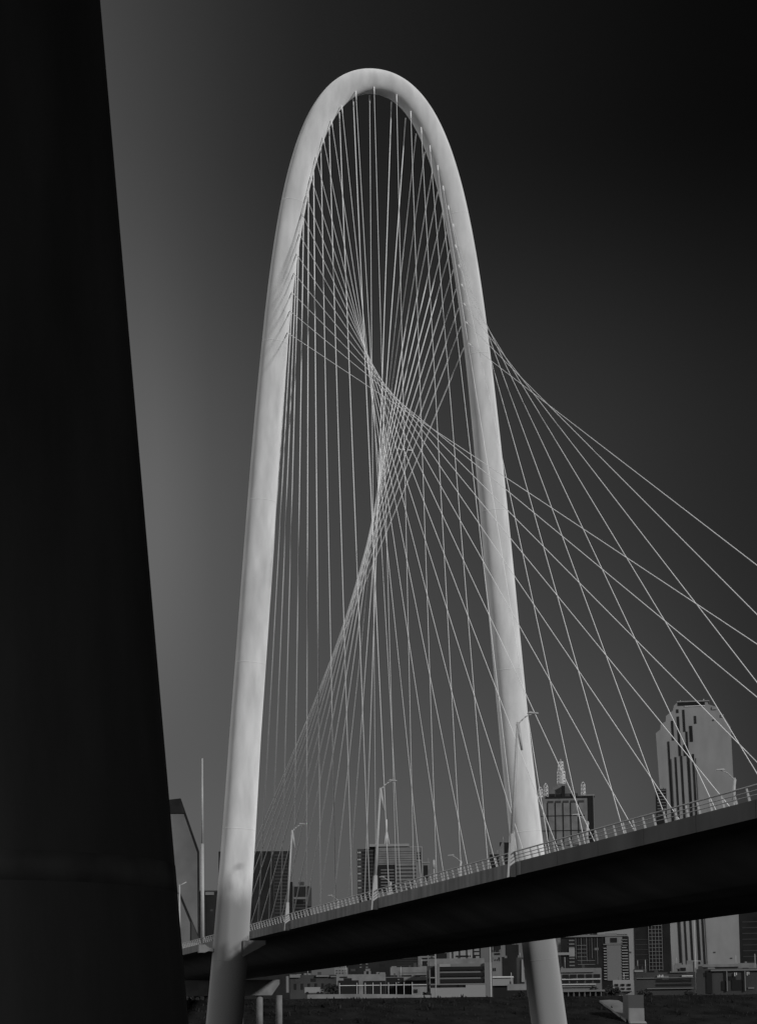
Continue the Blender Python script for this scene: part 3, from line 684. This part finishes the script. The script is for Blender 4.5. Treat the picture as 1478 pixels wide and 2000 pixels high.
# utility masts at the stepped tower
p = CAM.at_d(1354.5, 1790, 690); q = tag(empty('utility_pole', (p[0], p[1], 0)), 'tall thin utility pole before the dark low garage, with a crossarm', 'pole')
MB().bar((0, 0, 0), (0, 0, p[2]), .16, .1).build('pole', M_pole, q); zq = float(CAM.at_d(1354, 1877, 690)[2])
MB().bar((-1.3, 0, zq), (1.7, 0, zq), .1).build('crossarm', M_pole, q)

# white frame of posts and a rail before the long hall
b = B(661, 834, 1923, 610, M_trim, 'long white pipe frame of posts and one rail before the long hall', 'pipe_frame', 'frame', wall=False)
b.rect('rail', 661, 832, 1923.4, 1924.6, M_trim, .1, .1)
for x in (663, 697, 713, 728, 743, 758, 773, 788, 804): b.rect('post', x - .45, x + .45, 1919, 1950, M_trim, .3, -.12)
# parked bus / truck
b = B(594, 632, 1928, 600, M_white, 'white box truck parked beyond the levee crest, left end', 'parked_truck', 'truck', wall=False)
pane('cargo_box', M_white, b.o, b.X(595), b.X(625), 0, 2.4, b.Z(1939), b.Z(1928)); pane('cab', M_whit2, b.o, b.X(625.3), b.X(631), .2, 2.2, b.Z(1939), b.Z(1932))
pane('window', M_dark, b.o, b.X(628), b.X(631.2), .1, 1.9, b.Z(1935.5), b.Z(1933))
for x in (600, 621, 628): MB().bar((b.X(x), -.05, b.Z(1940)), (b.X(x), .3, b.Z(1940)), .45, n=16).build('wheel', M_dark, b.o)
pane('plinth', M_dgrey, b.o, b.X(594), b.X(632), -1, 4, 0, b.Z(1943)); b.o.children[-1].name = 'loading_dock'

# low curved concrete wall along the crest
bm = bmesh.new(); prev = None
for i in range(41):
    x = 600 + i * 6.0
    yy_ = 1941.5 + 3.0 * ((x - 700) / 120) ** 2 * .5
    a = CAM.at_t(x, yy_, T_LEV + 2); zt_ = min(a[2], 14); z0 = Z_LEV - .5
    c = [bm.verts.new((a[0], T_LEV + 2, z0)), bm.verts.new((a[0], T_LEV + 2, zt_)), bm.verts.new((a[0], T_LEV + 2.4, zt_)), bm.verts.new((a[0], T_LEV + 2.4, z0))]
    if prev:
        for k2 in range(4): bm.faces.new((prev[k2], prev[(k2 + 1) % 4], c[(k2 + 1) % 4], c[k2]))
    prev = c
bmesh.ops.recalc_face_normals(bm, faces=bm.faces[:])
me = bpy.data.meshes.new('low_wall'); bm.to_mesh(me); bm.free(); me.materials.append(M_whit2)
tag(link('low_wall', me), 'low gently arched pale concrete wall along the levee crest', 'wall')

# outfall: chute wing and gate block in the levee face
def lev(t): 
    u = (t - (T_LEV - 34)) / 34; return Z_LEV * max(0, u) ** .9
of = tag(empty('outfall', (0, 0, 0)), 'concrete outfall with a pale triangular wing wall and a square gate block on the levee', 'outfall')
def on_levee(x, y, up=0.1):
    v = CAM.ray(x, y); lo, hi = T_LEV - 34.0, T_LEV + 2.0
    for _ in range(50):
        t = (lo + hi) / 2
        if CAM_H + v[2] * t / v[1] > lev(t) + up: lo = t
        else: hi = t
    return Vector((v[0] * t / v[1], t, CAM_H + v[2] * t / v[1]))
bm = bmesh.new(); pp = [on_levee(x, y, .5) for x, y in ((1170, 1954), (1190, 1952.5), (1207, 1953.5), (1221, 1962), (1222, 1992), (1197, 1973))]
a = [bm.verts.new(p_) for p_ in pp]; c = [bm.verts.new(p_ - Vector((0, -.4, 1.2))) for p_ in pp]
bm.faces.new(a); bm.faces.new(c[::-1])
for k2 in range(len(pp)): bm.faces.new((a[k2], c[k2], c[(k2 + 1) % len(pp)], a[(k2 + 1) % len(pp)]))
bmesh.ops.recalc_face_normals(bm, faces=bm.faces[:]); me = bpy.data.meshes.new('wing_wall'); bm.to_mesh(me); bm.free(); me.materials.append(M_whit2); link('wing_wall', me, of)
def slab(name, pix, t, th, mt):
    pts = [CAM.at_t(x, y, t) for x, y in pix]
    return MB().prism([(p_[0], p_[2]) for p_ in pts], 0, th).build(name, mt, of, (0, t, 0))
tG = on_levee(1243, 1996)[1]
slab('gate_block', [(1227, 2006), (1257, 2006), (1256, 1943), (1226, 1943)], tG + .1, 3.5, M_dgrey)
slab('gate_face', [(1228, 1995), (1258, 1995), (1257, 1969), (1228, 1969)], tG - .5, .55, M_whit2)
slab('sill', [(1230, 1999), (1263, 1999), (1260, 1994.5), (1230, 1994.5)], tG - 1.6, 1.0, M_white)
# ------------------------------------------------------------------ trees
def make_tree(h, spread, seed, label, loc):
    rnd = random.Random(seed)
    t = tag(empty('tree', loc), label, 'tree', 'dark trees beyond the levee')
    mb = MB().bar((0, 0, 0), (0, 0, h * .45), h * .03, h * .018, n=8)
    for k2 in range(6):
        a = rnd.uniform(0, 6.28); mb.bar((0, 0, h * rnd.uniform(.25, .42)), (math.cos(a) * spread * .6, math.sin(a) * spread * .6, h * rnd.uniform(.55, .8)), h * .014, h * .006, n=6)
    mb.build('trunk', M_bark, t)
    bm = bmesh.new()
    cl = [(rnd.gauss(0, .42) * spread, rnd.gauss(0, .42) * spread, h * rnd.uniform(.38, .9), rnd.uniform(.25, .45) * spread) for _ in range(14)]
    for cx2, cy2, cz2, cr in cl:
        for _ in range(60):
            u = Vector((rnd.gauss(0, 1), rnd.gauss(0, 1), rnd.gauss(0, 1))).normalized() * cr * rnd.uniform(.5, 1.1)
            c = Vector((cx2, cy2, cz2)) + u; s_ = h * .035
            e1 = Vector((rnd.uniform(-1, 1), rnd.uniform(-1, 1), rnd.uniform(-1, 1))).normalized() * s_; e2 = e1.orthogonal().normalized() * s_ * .8
            bm.faces.new([bm.verts.new(c + e1), bm.verts.new(c + e2), bm.verts.new(c - e1), bm.verts.new(c - e2)])
    me = bpy.data.meshes.new('crown'); bm.to_mesh(me); bm.free(); me.materials.append(M_leaf); link('crown', me, t)
trees = [(1176, 1924, 655, 'round dark tree left of the white two-storey house', 3.4), (1187, 1929, 650, 'small dark tree touching the white two-storey house', 2.4),
         (827, 1935, 600, 'small dark tree at the left corner of the parking garage', 2.2), (1266, 1932, 640, 'low dark tree before the dark low garage, left end', 3.0),
         (1345, 1930, 640, 'low dark tree before the dark low garage, right end', 2.6),          (652, 1917, 700, 'dark tree between the dark shed and the long white hall', 3.0), (640, 1928, 640, 'small dark tree beside the white truck', 2.0),
         (372, 1920, 520, 'dark tree low between the foreground pier and the left arch leg', 5.0), (392, 1912, 540, 'dark tree touching the foot of the left arch leg on its left', 5.5),
         (355, 1905, 560, 'dark tree half hidden by the foreground pier', 6.0), (1015, 1936, 620, 'small dark tree at the foot of the right arch leg', 2.2)]
for i, (x, y, d, lb, sp) in enumerate(trees):
    p = CAM.at_d(x, y, d); zb_ = 0 if d > 530 else 0
    make_tree(float(p[2]) * 1.02, sp, 30 + i, lb, (p[0], p[1], 0))

# ------------------------------------------------------------------ airliner
p = CAM.at_d(793, 879, 3300)
pl = tag(empty('airliner', tuple(p), -az_fwd + math.radians(12)), 'tiny airliner in the sky behind the crossing cables', 'aeroplane')
mb = MB(); mb.bar((-9, 0, 0), (9, 0, 0), 1.1, n=12); mb.bar((-9, 0, 0), (-12, 0, .3), 1.1, .3, n=12); mb.bar((9, 0, 0), (11.5, 0, -.1), 1.1, .35, n=12); mb.build('fuselage', M_trim, pl); MB().box(-8, 9, -.75, .75, -1.6, -.7).build('belly_fairing', M_dark, pl)
for s in (-1, 1):
    bm = bmesh.new(); q = [(-1.5, 0, -.3), (3, 0, -.3), (-3.5, s * 13, .8), (-5, s * 13, .8)]
    a = [bm.verts.new(v) for v in q]; c = [bm.verts.new((v[0], v[1], v[2] - .35)) for v in q]
    order = (0, 1, 2, 3); bm.faces.new([a[i] for i in order]); bm.faces.new([c[i] for i in order[::-1]])
    for i in range(4): bm.faces.new((a[i], a[(i + 1) % 4], c[(i + 1) % 4], c[i]))
    bmesh.ops.recalc_face_normals(bm, faces=bm.faces[:]); me = bpy.data.meshes.new('wing'); bm.to_mesh(me); bm.free(); me.materials.append(M_trim); link('wing', me, pl)
MB().prism([(-12, .3), (-8.5, .6), (-11.5, 4), (-13, 4)], -.15, .15).build('tail_fin', M_trim, pl)
MB().box(-12.5, -10.5, -4.5, 4.5, .5, .7).build('tailplane', M_trim, pl)
